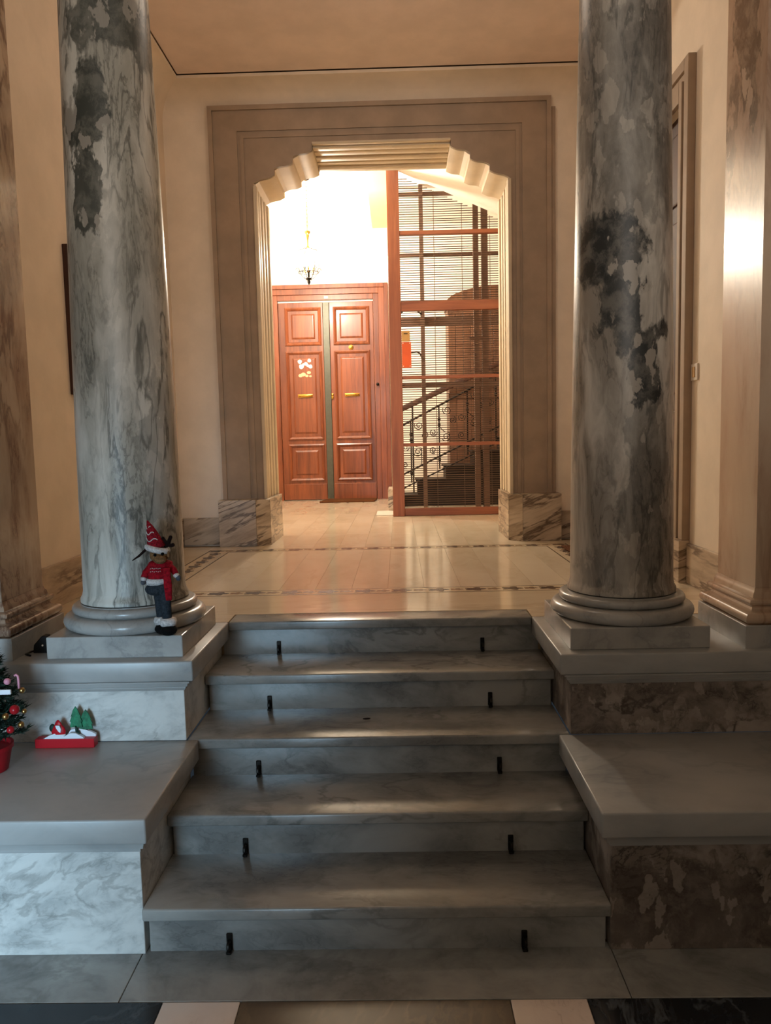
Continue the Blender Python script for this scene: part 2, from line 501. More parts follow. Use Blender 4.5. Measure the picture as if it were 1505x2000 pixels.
# ------------------------------------------------------------------ pedestals left and right of the stairs
def pedestal(s, m_die, m_cap, label):
    t = Thing('stair_pedestal', (s * 1.2, .3, 0), label, 'pedestal', 'stepped pedestals flanking the stairs')
    def bx(g, xi, y0, y1, z0, z1, bev=.004):
        xo = 2.098
        a, b = (s * xi, s * xo) if s > 0 else (s * xo, s * xi)
        box(g, a, b, y0, y1, z0, z1, bev, 2)
    g = B(); bx(g, .757, .019, .62, 0, .354, .003); t.part('lower_block', g, m_die)
    g = B(); rr = []
    def rect(o, z, y0, y1):
        xi = .757 - o
        a, b = (xi, 2.098) if s > 0 else (-2.098, -xi)
        return (a, b, y0 - o, y1, z)
    g = B(); rings_rect(g, [rect(.003, .354, .019, .60), rect(.004, .366, .019, .60), rect(.016, .371, .019, .60), rect(.020, .388, .019, .60), rect(.030, .404, .019, .60), rect(.032, .413, .019, .60)])
    t.part('lower_moulding', g, m_cap, smooth=30)
    g = B(); bx(g, .711, -.049, .588, .413, .495, .006); t.part('lower_cap', g, m_cap, smooth=50)
    g = B(); bx(g, .757, .583, 1.22, .4955, .70, .003); t.part('upper_block', g, m_die)
    g = B(); rings_rect(g, [rect(.003, .70, .583, 1.2), rect(.010, .712, .583, 1.2), rect(.010, .716, .583, 1.2), rect(.018, .720, .583, 1.2), rect(.022, .733, .583, 1.2), rect(.030, .736, .583, 1.2), rect(.031, .743, .583, 1.2)])
    t.part('upper_moulding', g, m_cap, smooth=20)
    g = B(); bx(g, .711, .552, 1.186, .743, .825, .006); t.part('upper_cap', g, m_cap, smooth=50)
pedestal(-1, M_die, M_cap, 'pale veined marble stepped pedestal left of the stairs, carrying the Christmas decorations')
pedestal(1, M_dieR, M_cap, 'dark stained marble stepped pedestal right of the stairs, with nothing on it')

# ------------------------------------------------------------------ columns
def column(s, m_shaft, label):
    cx, cy = s * 1.033, .878
    t = Thing('marble_column', (cx, cy, LZ), label, 'column', 'round columns at the head of the stairs')
    g = B(); box(g, cx - .271, cx + .271, .609, 1.148, LZ, .913, .004); t.part('plinth', g, M_base)
    g = B(); pr = [(.262, .9135)]
    for i in range(9):
        a = -math.pi / 2 + i * math.pi / 8
        pr.append((.262 + .029 * math.cos(a), .942 + .0285 * math.sin(a)))
    pr += [(.252, .972)]
    lathe(g, pr, cx, cy, 72); base = t.part('base_torus', g, M_base, smooth=45)
    g = B(); pr = [(.238, .9725)]
    for i in range(9):
        a = -math.pi / 2 + i * math.pi / 8
        pr.append((.238 + .018 * math.cos(a), .991 + .0175 * math.sin(a)))
    pr += [(.226, 1.009), (.222, 1.010), (.222, 1.0135)]
    lathe(g, pr, cx, cy, 72); t.part('upper_torus', g, M_base, smooth=45)
    g = B()
    pr = [(.216, 1.017), (.220, 1.018), (.220, 1.032), (.214, 1.042), (.2085, 1.062)]
    for z, r in ((1.4, .2055), (1.8, .2005), (2.2, .194), (2.6, .187), (3.0, .180), (3.4, .1725), (3.8, .165)):
        pr.append((r, z))
    pr += [(.172, 3.82), (.172, 3.85), (.166, 3.86), (.166, 3.94)]
    lathe(g, pr, cx, cy, 96); t.part('shaft', g, m_shaft, smooth=40)
    g = B(); lathe(g, [(.164, 1.0125), (.214, 1.0125), (.214, 1.0175), (.164, 1.0175)], cx, cy, 48); t.part('joint', g, M_black)
    g = B(); lathe(g, [(.167, 3.94), (.18, 3.95), (.225, 4.03), (.23, 4.06), (.2, 4.065)], cx, cy, 64)
    box(g, cx - .25, cx + .25, cy - .25, cy + .25, 4.065, 4.179, .005)
    t.part('capital', g, M_base, smooth=40)
column(-1, M_colL, 'left grey marble column with dark streaks near its top, plush toy at its foot')
column(1, M_colR, 'right marble column with a black vein halfway up its shaft')

# ------------------------------------------------------------------ pilasters
def pilaster(s, m_shaft, label):
    t = Thing('marble_pilaster', (s * 1.72, .83, LZ), label, 'pilaster', 'square pilasters against the side walls')
    def rect(o, z):
        xi = 1.492 - o
        a, b = (xi, 2.095) if s > 0 else (-2.095, -xi)
        return (a, b, .652 - o, 1.0 + o, z)
    g = B(); rings_rect(g, [rect(.060, LZ), rect(.060, .912), rect(.058, .915)]); t.part('plinth', g, M_base)
    pr = [(.050, .9155)]
    for i in range(9):
        a = -math.pi / 2 + i * math.pi / 8
        pr.append((.036 + .022 * math.cos(a), .9385 + .0225 * math.sin(a)))
    pr += [(.030, .963), (.022, .968), (.018, .977), (.022, .984)]
    for i in range(7):
        a = -math.pi / 2 + i * math.pi / 6
        pr.append((.020 + .014 * math.cos(a), .998 + .013 * math.sin(a)))
    pr += [(.014, 1.013), (.012, 1.028), (.006, 1.036), (.002, 1.05)]
    g = B(); rings_rect(g, [rect(o, z) for o, z in pr]); t.part('base_moulding', g, m_shaft, smooth=30)
    g = B(); rings_rect(g, [rect(0, 1.0505), rect(0, 4.178)]); t.part('shaft', g, m_shaft)
pilaster(-1, M_pilL, 'brown mottled marble pilaster at the left edge behind the left column')
pilaster(1, M_pilR, 'glossy honey marble pilaster at the right edge with a lamp reflection')

# ------------------------------------------------------------------ landing floor
g = B(); box(g, -1.9, 1.9, 1.22, 4.5, .62, LZ - .0135); box(g, -1.9, 3.0, 4.5, 8.8, .62, LZ - .0135)
fl = struct('floor_landing', g, M_grout)
fl['label'] = 'polished cream marble floor of the landing with inlaid leaf border'
g = B(); box(g, -1.72, 1.72, 1.3445, 1.787, LZ - .013, LZ, .001, 1)
link('threshold_slab', g, M_slab, fl)
for a, b in ((-1.72, -.7135), (.7135, 1.72)):
    g = B(); box(g, a, b, 1.189, 1.343, LZ - .04, LZ, .001, 1); link('threshold_slab', g, M_slab, fl)
_tm = {}
def tile_at(x0, x1, y0, y1):
    key = (round(x1 - x0, 3), round(y1 - y0, 3))
    if key not in _tm:
        o = piece('tile', M_tile, x0 + .0005, x1 - .0005, y0 + .0005, y1 - .0005, LZ, .013, fl, .0004)
        _tm[key] = o
    else:
        o = _tm[key].copy(); COL.objects.link(o); o.location = ((x0 + x1) / 2, (y0 + y1) / 2, LZ)
def tiles(x0, x1, y0, y1, w=.2065, ln=.94, xo=-.1785):
    k0 = math.floor((x0 - xo) / w) ; xs = [x0]
    k = k0 + 1
    while xo + k * w < x1 - .02:
        if xo + k * w > x0 + .02: xs.append(xo + k * w)
        k += 1
    xs.append(x1)
    yy = [y0]
    while yy[-1] + ln < y1 - .15: yy.append(yy[-1] + ln)
    yy.append(y1)
    for a, b in zip(xs, xs[1:]):
        for c, d in zip(yy, yy[1:]): tile_at(a, b, c, d)
BX0, BX1, BI0, BI1 = -1.405, 1.405, -1.225, 1.225      # band outer and inner edges
BY0, BY1, BJ0, BJ1 = 1.79, 3.63, 1.935, 3.485
tiles(BI0, BI1, BJ0, BJ1, ln=1.6)
tiles(-1.72, BX0, BY0, BY1); tiles(BX1, 1.72, BY0, BY1)
tiles(-1.72, 1.72, BY1, 3.80)
tiles(-1.06, 1.10, 3.80, 4.5)
tiles(-1.72, 2.9, 4.5, 8.66)
for x0, x1, y0, y1 in ((BX0, BX1, BY0, BJ0), (BX0, BX1, BJ1, BY1), (BX0, BI0, BJ0, BJ1), (BI1, BX1, BJ0, BJ1)):
    piece('inlay_band', M_band, x0 + .0006, x1 - .0006, y0 + .0006, y1 - .0006, LZ, .013, fl, .0006)
def ring_strip(x0, x1, y0, y1, w):
    g = B(); z = LZ + .0004
    for a, b, c, d in ((x0, x1, y0, y0 + w), (x0, x1, y1 - w, y1), (x0, x0 + w, y0 + w, y1 - w), (x1 - w, x1, y0 + w, y1 - w)):
        box(g, a, b, c, d, LZ - .004, z)
    link('inlay_line', g, M_inlay, fl)
ring_strip(BX0 + .004, BX1 - .004, BY0 + .004, BY1 - .004, .011)
ring_strip(BI0 - .008, BI1 + .008, BJ0 - .008, BJ1 + .008, .008)
def leaf_mesh(sc):
    g = B(); pts = []
    for i in range(40):
        a = 2 * math.pi * i / 40
        r = .030 + .020 * abs(math.cos(2.5 * a)) ** 1.5
        pts.append((r * 1.35 * sc * math.cos(a), r * sc * math.sin(a)))
    prism(g, pts, 'z', -.003, .0006)
    return g
big = link('inlay_leaf', leaf_mesh(.95), M_inlay, fl); small = link('inlay_bud', leaf_mesh(.6), M_inlay2, fl)
first = [True, True]
def put(o, i, x, y, rz):
    if first[i]: first[i] = False; c = o
    else:
        c = o.copy(); COL.objects.link(c)
    c.location = (x, y, LZ); c.rotation_euler = (0, 0, rz)
for yy in ((BY0 + BJ0) / 2 + .004, (BJ1 + BY1) / 2 - .004):
    for i in range(14):
        x = -1.335 + .2055 * i
        put(big, 0, x, yy, 0)
        if i < 13: put(small, 1, x + .103, yy, 0)
for xx in ((BX0 + BI0) / 2, (BX1 + BI1) / 2):
    for i in range(1, 9):
        y = (BY0 + BJ0) / 2 + .2055 * i * .94
        put(big, 0, xx, y, math.pi / 2)
        put(small, 1, xx, y - .1, math.pi / 2)

# ------------------------------------------------------------------ landing walls, ceiling, cornice
WX, WY = 1.72, 3.97
g = B(); box(g, -1.92, -WX, 1.0625, WY, .62, 4.6); struct('wall_left', g, M_wall)
g = B()
DY0, DY1, DZ = 2.10, 3.32, 3.50
box(g, WX, 1.92, 1.0625, DY0, .62, 4.6); box(g, WX, 1.92, DY1, WY, .62, 4.6); box(g, WX, 1.92, DY0, DY1, DZ, 4.6)
struct('wall_right', g, M_wall)
# arched wall, its opening in steps
XC = .022
def arch_pts(g0=0.0):
    L = [(-1.005 - g0, LZ), (-1.005 - g0, 3.72 + g0), (-.835, 3.83 + g0), (-.685, 3.91 + g0), (-.535, 4.015 + g0), (.575, 4.010 + g0), (.71, 3.91 + g0), (.865, 3.82 + g0), (1.035 + g0, 3.71 + g0), (1.035 + g0, LZ)]
    return L
g = B()
prism(g, [(-1.92, LZ - .2), (-1.92, 4.75), (1.92, 4.75), (1.92, LZ - .2), (1.035, LZ - .2)] + arch_pts()[::-1] + [(-1.005, LZ - .2)], 'y', WY, 4.5)
struct('wall_back', g, M_wall)
def wave(p0, p1, n=8, amp=.006):
    (xa, za), (xb, zb) = p0, p1
    return [(xa + (xb - xa) * i / n, za + (zb - za) * i / n + amp * math.sin(2 * math.pi * i / n)) for i in range(n + 1)]
BL = (((-.999, 3.728), (-.838, 3.785)), ((-.8375, 3.830), (-.688, 3.872)), ((-.6875, 3.917), (-.531, 3.965)))
BR = (((1.030, 3.712), (.872, 3.775)), ((.8715, 3.818), (.718, 3.868)), ((.7175, 3.914), (.566, 3.965)))
def face_pts():
    L = [(-1.005, LZ), (-1.005, 3.726)]
    for a, b in BL: L += wave(a, b)
    L += [(-.531, 4.012), (.566, 4.012)]
    Rr = [(1.035, LZ), (1.035, 3.71)]
    for a, b in BR: Rr += wave(a, b)
    return L + Rr[::-1]
# ceiling and cove
CE = 4.455; CI = 1.52; CYB = 3.70
g = B(); box(g, -CI + .007, CI - .007, .9, CYB - .007, CE + .004, 4.6); struct('ceiling', g, M_ceil)
g = B(); box(g, -1.92, 1.92, .9, WY, 4.475, 4.56); struct('ceiling_slab', g, M_taupe)
def cove(g, axis_pts):
    n = 12; prof = [(-.012, 4.215)]
    for i in range(n + 1):
        a = i / n * math.pi / 2
        prof.append((.20 * (1 - math.cos(a)), 4.225 + .205 * math.sin(a)))
    prof += [(.20, 4.452), (-.012, 4.47)]
    return prof
g = B(); pf = cove(None, None)
prism(g, [(-WX + d, z) for d, z in pf], 'y', .9, WY)
struct('trim_cove_left', g, M_wall, smooth=30)
g = B(); prism(g, [(WX - d, z) for d, z in pf], 'y', .9, WY); struct('trim_cove_right', g, M_wall, smooth=30)
g = B(); prism(g, [(WY - d * 1.35, z) for d, z in pf], 'x', -WX + .0, WX); struct('trim_cove_back', g, M_wall, smooth=30)

# skirting
def skirt(name, x0, x1, y0, y1, top=1.052):
    g = B(); box(g, x0, x1, y0, y1, LZ, top, .004); return struct(name, g, M_skirt)
skirt('baseboard_left', -WX, -WX + .022, 1.06, WY - .001)
skirt('baseboard_right', WX - .022, WX, 1.06, 1.915)
skirt('baseboard_right_far', WX - .022, WX, 3.51, WY - .001)
skirt('baseboard_back_left', -WX + .023, -1.372, WY - .03, WY - .0005)
skirt('baseboard_back_right', 1.412, WX - .023, WY - .03, WY - .0005)

# ------------------------------------------------------------------ arch surround
ar = Thing('arch_surround', (XC, 3.95, LZ), 'taupe moulded stone surround of the stepped arch, on veined marble plinths', 'archway')
PZ = 1.204
XL, XR, ZT = -1.348, 1.352, 4.312
g = B()
op = face_pts()
op2 = [(x, max(z, PZ)) for x, z in op]
prism(g, [(XL, PZ), (XL, ZT), (XR, ZT), (XR, PZ)] + op2[::-1], 'y', 3.937, WY - .0005)
ar.part('face', g, M_taupe)
def U(x0, x1, zt, wi, wt):   # an upside-down U
    return [(x0, PZ), (x0, zt), (x1, zt), (x1, PZ), (x1 - wi, PZ), (x1 - wi, zt - wt), (x0 + wi, zt - wt), (x0 + wi, PZ)]
g = B(); prism(g, U(XL, XR, ZT, .225, .19), 'y', 3.925, 3.9368); ar.part('outer_band', g, M_taupe)
g = B(); prism(g, U(XL, XR, ZT, .035, .035), 'y', 3.905, 3.9248); ar.part('outer_lip', g, M_taupe)
g = B(); prism(g, U(XL + .248, XR - .248, ZT - .215, .028, .028), 'y', 3.926, 3.9368); ar.part('inner_bead', g, M_taupe)
g = B(); box(g, XR + .0005, XR + .038, 3.93, WY - .0005, PZ, 4.24, .003); ar.part('side_fillet', g, M_taupe)
# ribs on the reveals
for s, xj in ((-1, -1.005), (1, 1.035)):
    for y0, y1, d in ((3.908, 3.985, .024), (4.045, 4.125, .016), (4.185, 4.265, .016), (4.325, 4.40, .016), (4.43, 4.51, .026)):
        g = B()
        a, b = (xj - .004, xj + d) if s < 0 else (xj - d, xj + .004)
        box(g, a, b, y0, y1, PZ, 3.70, .005, 2)
        ar.part('jamb_rib', g, M_cream, smooth=50)
    g = B(); a, b = (xj - .002, xj + .005) if s < 0 else (xj - .005, xj + .002)
    box(g, a, b, 3.94, 4.50, PZ, 3.72); ar.part('jamb_lining', g, M_cream)
for y0, y1, d in ((3.908, 3.95, .010), (3.965, 4.04, .020), (4.08, 4.16, .012), (4.20, 4.28, .016), (4.32, 4.38, .012), (4.42, 4.51, .024)):
    g = B(); box(g, -.53, .565, y0, y1, 4.012 - d, 4.02, .004, 2); ar.part('soffit_rib', g, M_cream, smooth=50)
# stepped blocks: curved undersides
for (p0, p1), top in list(zip(BL, (3.835, 3.92, 4.02))) + list(zip(BR, (3.825, 3.915, 4.02))):
    pts = wave(p0, p1)
    g = B(); prism(g, pts + [(p1[0], top), (p0[0], top)], 'y', 3.9375, 4.512); ar.part('arch_block', g, M_cream, smooth=25)
# plinths of the jambs: front slab, canted slab, side slab
for s, xo, xj in ((-1, -1.368, -.957), (1, 1.408, .992)):
    xm = xj + s * .106
    g = B(); prism(g, [(xo, 3.803), (xm, 3.803), (xm, WY - .001), (xo, WY - .001)], 'z', LZ, PZ, .002); ar.part('plinth_slab', g, M_skirt)
    g = B(); e = s * .0012
    prism(g, [(xm - e, 3.8045), (xj + e, 3.875), (xj + s * .06, 3.94), (xm - e, 3.94)], 'z', LZ, PZ, .0015); ar.part('canted_slab', g, M_skirt)
    g = B(); prism(g, [(xj, 3.878), (xj, 4.512), (xj + s * .042, 4.512), (xj + s * .058, 3.942)], 'z', LZ, PZ, .0015); ar.part('side_slab', g, M_skirt)

# ------------------------------------------------------------------ doorway in the right wall
d2 = Thing('door_2', (WX, 2.7, LZ), 'brown side door in a moulded casing, mostly behind the right column', None, None, 'structure')
def casing(y0, y1, z0, z1, x, name, m):
    g = B(); box(g, x, WX + .0, y0, y1, z0, z1, .004); d2.part(name, g, m)
for a, b in ((1.925, 2.11), (3.31, 3.495)):
    near = a < 2.5
    o0 = a if near else b - .06
    casing(o0, o0 + .06, 1.066, 3.66, WX - .045, 'casing_outer', M_taupe)
    i0 = a + .06 if near else a
    casing(i0, i0 + .125, 1.066, 3.60, WX - .028, 'casing_inner', M_taupe)
    k0 = a + .1 if near else a + .04
    casing(k0, k0 + .03, 1.066, 3.56, WX - .042, 'casing_bead', M_taupe)
    casing(a - .006, b + .006, LZ, 1.0655, WX - .062, 'casing_plinth', M_skirt)
casing(1.985, 3.435, 3.60, 3.66, WX - .045, 'casing_outer', M_taupe)
casing(2.11, 3.31, 3.48, 3.60, WX - .028, 'casing_inner', M_taupe)
g = B(); box(g, WX + .06, WX + .11, DY0 + .001, DY1 - .001, LZ, DZ - .001); lf = d2.part('leaf', g, M_darkwood)
for z0, z1 in ((1.0, 1.8), (1.9, 2.9), (3.0, 3.4)):
    for y0, y1 in ((2.2, 2.66), (2.76, 3.22)):
        g = B(); box(g, WX + .045, WX + .0605, y0, y1, z0, z1, .01, 2); d2.part('panel', g, M_darkwood, lf)
# light switch
sw = Thing('light_switch', (WX, 1.875, 1.985), 'white wall switch plate beside the casing on the right wall', 'switch')
g = B(); box(g, WX - .010, WX, 1.832, 1.918, 1.945, 2.035, .003); sw.part('plate', g, M_white)
g = B(); box(g, WX - .014, WX - .0102, 1.858, 1.894, 1.962, 2.018, .0015); sw.part('rocker', g, M_beige)
# brown mat in front of the right door
g = B(); box(g, 1.325, 1.655, 2.25, 3.43, LZ, LZ + .012, .004)
o = link('doormat', g, M_mat, None, (1.49, 2.84, LZ)); o.location = (1.49, 2.84, LZ)
tag(o, 'brown doormat lying before the side door behind the right column', 'doormat', 'doormats')
# framed board on the left wall
fb = Thing('notice_board', (-WX, 2.35, 2.36), 'dark wooden framed board on the left wall, its edge beside the left column', 'board')
g = B(); box(g, -WX, -WX + .012, 1.98, 2.72, 1.985, 2.745); fb.part('panel', g, M_beige)
for y0, y1, z0, z1 in ((1.945, 1.985, 1.955, 2.775), (2.715, 2.755, 1.955, 2.775), (1.9852, 2.7148, 2.735, 2.775), (1.9852, 2.7148, 1.955, 1.995)):
    g = B(); box(g, -WX, -WX + .03, y0, y1, z0, z1, .003); fb.part('frame_bar', g, M_darkwood)

# ------------------------------------------------------------------ back vestibule
VZ = 4.665; VY = 8.66
g = B(); box(g, -1.95, 3.1, VY, 8.85, .62, 4.8); struct('wall_far', g, M_wall2)
g = B(); box(g, -1.95, -1.80, 4.5, VY, .62, 4.8); struct('wall_far_left', g, M_wall2)
g = B(); box(g, 2.9, 3.1, 4.5, VY, .62, 4.8); struct('wall_far_right', g, M_wall2)
g = B(); box(g, 1.92, 3.1, 4.3, 4.5, .62, 4.8); struct('wall_far_front', g, M_wall2)
g = B(); box(g, -1.95, 3.1, 4.5, 8.85, VZ, 4.85); struct('ceiling_far', g, M_wall2)
g = B(); box(g, -.20, .03, 6.2, VY, VZ - .03, VZ); struct('trim_ceiling_beam', g, M_beam)
# sloping soffit of the flight above
g = B()
def sz(x): return 4.525 - .4555 * (x - .102)
prism(g, [(-.19, sz(-.19)), (2.895, sz(2.895)), (2.895, sz(2.895) + .2), (.25, VZ - .001), (-.19, VZ - .001)], 'y', 4.54, 6.03)
struct('ceiling_stair_soffit', g, M_wall2)

# lantern
def lantern():
    X, Y = -.885, 6.6
    t = Thing('hanging_lantern', (X, Y, 3.47), 'lit wrought-iron hanging lantern glowing above the double door', 'lantern')
    g = B()
    for i in range(13):
        z = 4.10 + i * .043
        tube(g, [(X + (.008 * math.cos(a) if i % 2 else 0), Y + (0 if i % 2 else .008 * math.cos(a)), z + .026 * math.sin(a)) for a in [k * math.pi / 5 for k in range(10)]], .0022, 6, True)
    t.part('chain', g, M_brass, smooth='all')
    g = B(); lathe(g, [(.004, VZ - .045), (.03, VZ - .04), (.055, VZ - .012), (.058, VZ - .001)], X, Y, 24); t.part('ceiling_rose', g, M_iron, smooth=40)
    g = B(); lathe(g, [(.006, 4.075), (.018, 4.07), (.032, 4.055), (.030, 4.04), (.014, 4.025), (.018, 4.01), (.012, 3.985), (.007, 3.96), (.007, 3.90), (.016, 3.885), (.02, 3.87), (.004, 3.86)], X, Y, 20); t.part('crown', g, M_brass, smooth=50)
    for z, r in ((3.84, .105), (3.60, .115)):
        g = B(); tube(g, [(X + r * math.cos(a), Y + r * math.sin(a), z) for a in [k * math.pi / 16 for k in range(32)]], .0045, 6, True); t.part('ring', g, M_iron, smooth='all')
    for k in range(6):
        a = k * math.pi / 3 + .25
        c, s = math.cos(a), math.sin(a)
        pts = []
        for i in range(22):
            u = i / 21
            z = 3.88 - u * .37
            r = .02 + .10 * math.sin(math.pi * min(1, u * 1.02)) ** .55
            if u > .93: r = .03
            pts.append((X + r * c, Y + r * s, z))
        g = B(); tube(g, pts, .004, 6); t.part('cage_bar', g, M_iron, smooth='all')
        pts = [(X + (.118 + .028 * math.cos(b) * (1 - b / 9)) * c, Y + (.118 + .028 * math.cos(b) * (1 - b / 9)) * s, 3.625 + .03 * math.sin(b) * (1 - b / 9)) for b in [i * .45 for i in range(16)]]
        g = B(); tube(g, pts, .0035, 6); t.part('scroll', g, M_iron, smooth='all')
    g = B(); lathe(g, [(.003, 3.465), (.012, 3.475), (.02, 3.495), (.012, 3.512), (.03, 3.522), (.034, 3.535), (.012, 3.545), (.012, 3.60), (.02, 3.61), (.02, 3.62), (.004, 3.625)], X, Y, 20); t.part('bottom_finial', g, M_iron, smooth=50)
    m_b = emit('bulb_glow', (255, 232, 190), 60)
    for k in range(3):
        a = k * 2 * math.pi / 3 + .6
        x, y = X + .055 * math.cos(a), Y + .055 * math.sin(a)
        g = B(); tube(g, [(X + .01 * math.cos(a), Y + .01 * math.sin(a), 3.612), (X + .04 * math.cos(a), Y + .04 * math.sin(a), 3.60), (x, y, 3.615), (x, y, 3.67)], [.004, .004, .008, .010], 8); t.part('candle_arm', g, M_brass, smooth='all')
        g = B(); ball(g, (x, y, 3.705), .021, 14, 10, (1, 1, 1.75)); t.part('bulb', g, m_b, smooth='all')
        ld = bpy.data.lights.new('bulb_light', 'POINT'); ld.energy = LANTERN_W / 3; ld.color = LANTERN_COL; ld.shadow_soft_size = .03
        lo = bpy.data.objects.new('bulb_light', ld); COL.objects.link(lo); lo.parent = t.e
        lo.location = (x - X, y - Y, 3.775 - 3.47)
lantern()

# ------------------------------------------------------------------ double door
d1 = Thing('door_1', (-.89, VY, LZ), 'reddish panelled wooden double door with brass pulls under the lantern', None, None, 'structure')
def dbox(name, x0, x1, y0, y1, z0, z1, m=M_door, bev=.004, parent=None, label=None):
    g = B(); box(g, x0, x1, y0, y1, z0, z1, bev); return d1.part(name, g, m, parent, label=label)
OX0, OX1, OZ = -1.567, -.214, 3.655
for x0, x1, y0 in ((OX1, OX1 + .075, 8.60), (OX1 + .075, OX1 + .155, 8.585), (OX1 + .155, OX1 + .213, 8.565)):
    w = x1 - x0; i = x0 - OX1
    dbox('casing_band', x0, x1 - .0005, y0, VY - .001, LZ, OZ + i + w)
    dbox('casing_band', OX0 - i - w + .0005, OX0 - i, y0, VY - .001, LZ, OZ + i + w)
    dbox('casing_band', OX0 - i + .0005, x0 - .0005, y0, VY - .001, OZ + i, OZ + i + w - .0005)
def panel(x0, x1, z0, z1, y, leaf):
    prof = [(0, 0), (0, -.016), (.018, -.024), (.040, -.010), (.046, -.001), (.050, .003), (.085, .003), (.110, -.010), (.118, -.011)]
    g = B(); RR = []
    for o, d in prof:
        RR.append([g.verts.new((a, y + d, c)) for a, c in ((x0 + o, z0 + o), (x1 - o, z0 + o), (x1 - o, z1 - o), (x0 + o, z1 - o))])
    for A, C in zip(RR, RR[1:]):
        for k in range(4): g.faces.new((A[k], A[(k + 1) % 4], C[(k + 1) % 4], C[k]))
    g.faces.new(RR[-1])
    return d1.part('panel', g, M_door, leaf)
for nm, x0, x1, px0, px1, hx in (('l', OX0 + .004, -.932, -1.472, -.956, -1.21), ('r', -.838, OX1 - .004, -.786, -.274, -.54)):
    leaf = dbox('leaf', x0, x1, 8.625, VY - .001, LZ + .008, OZ - .025)
    for z0, z1 in ((3.03, 3.56), (1.695, 2.95), (1.10, 1.635)):
        panel(px0, px1, z0, z1, 8.6245, leaf)
    dbox('kick_board', x0 + .002, x1 - .002, 8.615, 8.6245, LZ + .01, 1.06, parent=leaf)
    g = B()
    box(g, hx - .105, hx + .105, 8.602, 8.6135, 2.30, 2.345, .004)
    tube(g, [(hx - .085, 8.604, 2.322), (hx - .08, 8.585, 2.322), (hx - .05, 8.577, 2.326), (hx, 8.575, 2.328), (hx + .05, 8.577, 2.326), (hx + .08, 8.585, 2.322), (hx + .085, 8.604, 2.322)], .012, 8)
    d1.part('pull_handle', g, M_brass, leaf, smooth=45, label='brass horizontal pull')
    if nm == 'r':
        g = B(); lathe(g, [(.02, 0), (.034, .004), (.034, .012), (.02, .016), (.012, .02)], 0, 0, 20)
        for v in g.verts: v.co = Vector((-.54 + v.co.x, 8.624 - v.co.z, 2.99 + v.co.y))
        d1.part('spyhole', g, M_brass, leaf, smooth=40)
        g = B(); box(g, -.836, -.806, 8.600, 8.6245, 2.27, 2.345, .004); ball(g, (-.822, 8.592, 2.325), .016, 12, 8); d1.part('lock', g, M_brass, leaf, smooth=45)
    else:
        # faded floral stickers
        g = B(); rnd = random.Random(3)
        for k, (u, w, r) in enumerate(((-.065, .07, .030), (-.045, .0, .034), (.02, .04, .026), (.07, .085, .026), (.085, .0, .028), (-.015, .03, .018), (.045, .015, .02))):
            prism(g, [(hx + u + r * (1 + .12 * math.sin(3 * a + k)) * math.cos(a), 2.735 + w + r * math.sin(a)) for a in [i * math.pi / 8 for i in range(16)]], 'y', 8.6125 - .0004 * k, 8.6134)
        d1.part('sticker', g, M_white, leaf, label='white floral sticker')
        g = B()
        for k, (u, w, r) in enumerate(((-.06, -.09, .026), (-.02, -.075, .03), (.03, -.095, .02), (.06, -.05, .024), (.08, -.1, .016))):
            prism(g, [(hx + u + r * 1.2 * math.cos(a), 2.70 + w + r * .9 * math.sin(a)) for a in [i * math.pi / 8 for i in range(16)]], 'y', 8.6125 - .0004 * k, 8.6134)
        d1.part('sticker', g, paint('pale_pink_paper', (226, 176, 140), .1), leaf, label='faded pink sticker')
dbox('meeting_bar', -.930, -.840, 8.612, VY - .001, LZ + .006, OZ - .03, M_astragal, .004, label='green-grey metal meeting bar')
dbox('number_plate', -.90, -.845, 8.592, 8.5995, 3.672, 3.708, M_white, .002)
g = B(); ball(g, (-.172, 8.572, 2.46), .022, 14, 10); tube(g, [(-.172, 8.6, 2.46), (-.172, 8.575, 2.46)], .012, 10); d1.part('frame_knob', g, M_bracket, smooth=45)
# doormat
g = B(); prism(g, [(-1.0, 8.08), (-.24, 8.08), (-.22, 8.56), (-.93, 8.56)], 'z', LZ, LZ + .022, .004)
o = link('doormat', g, M_mat, None, (-.6, 8.42, LZ)); o.location = (-.6, 8.42, LZ)
tag(o, 'thin brown doormat at the foot of the double door', 'doormat', 'doormats')
# bell plate on the far wall beside the casing
bp = Thing('bell_plate', (.04, VY, 1.99), 'tall brass bell plate on the wall right of the double door', 'bell')
g = B(); box(g, .012, .062, 8.645, VY - .0005, 1.885, 2.10, .003); bp.part('plate', g, M_brass)
g = B(); ball(g, (.037, 8.643, 2.02), .010, 12, 8); bp.part('button', g, M_white, smooth='all')

# ------------------------------------------------------------------ lift cage
CY = 6.05
cg = Thing('lift_cage', (.8, CY, LZ), 'orange wooden framed wire cage beside the double door, stair seen through it', 'lift cage')
CX1 = 1.80
g = B(); box(g, .031, .161, CY - .05, CY + .06, LZ, 4.55, .006); cg.part('post', g, M_cage)
g = B(); box(g, CX1 - .13, CX1, CY - .05, CY + .06, LZ, 3.735, .006); cg.part('post', g, M_cage)
rails = ((3.838, 3.880, .03), (3.042, 3.144, .04), (2.318, 2.354, .03), (1.590, 1.626, .03), (.828, .910, .04))
M_cageh = wood('orange_cage_wood_rail', (116, 62, 38), (156, 92, 60), 0, .42, 14)
for z0, z1, d in rails:
    x1 = CX1 - .1305
    if z1 > 3.7: x1 = 1.50
    g = B(); box(g, .1615, x1, CY - d, CY + .03, z0, z1, .004); cg.part('rail', g, M_cageh)
zs = [.91, 1.590, 1.626, 2.318, 2.354, 3.042, 3.144, 3.838, 3.880, 4.5]
rnd = random.Random(11)
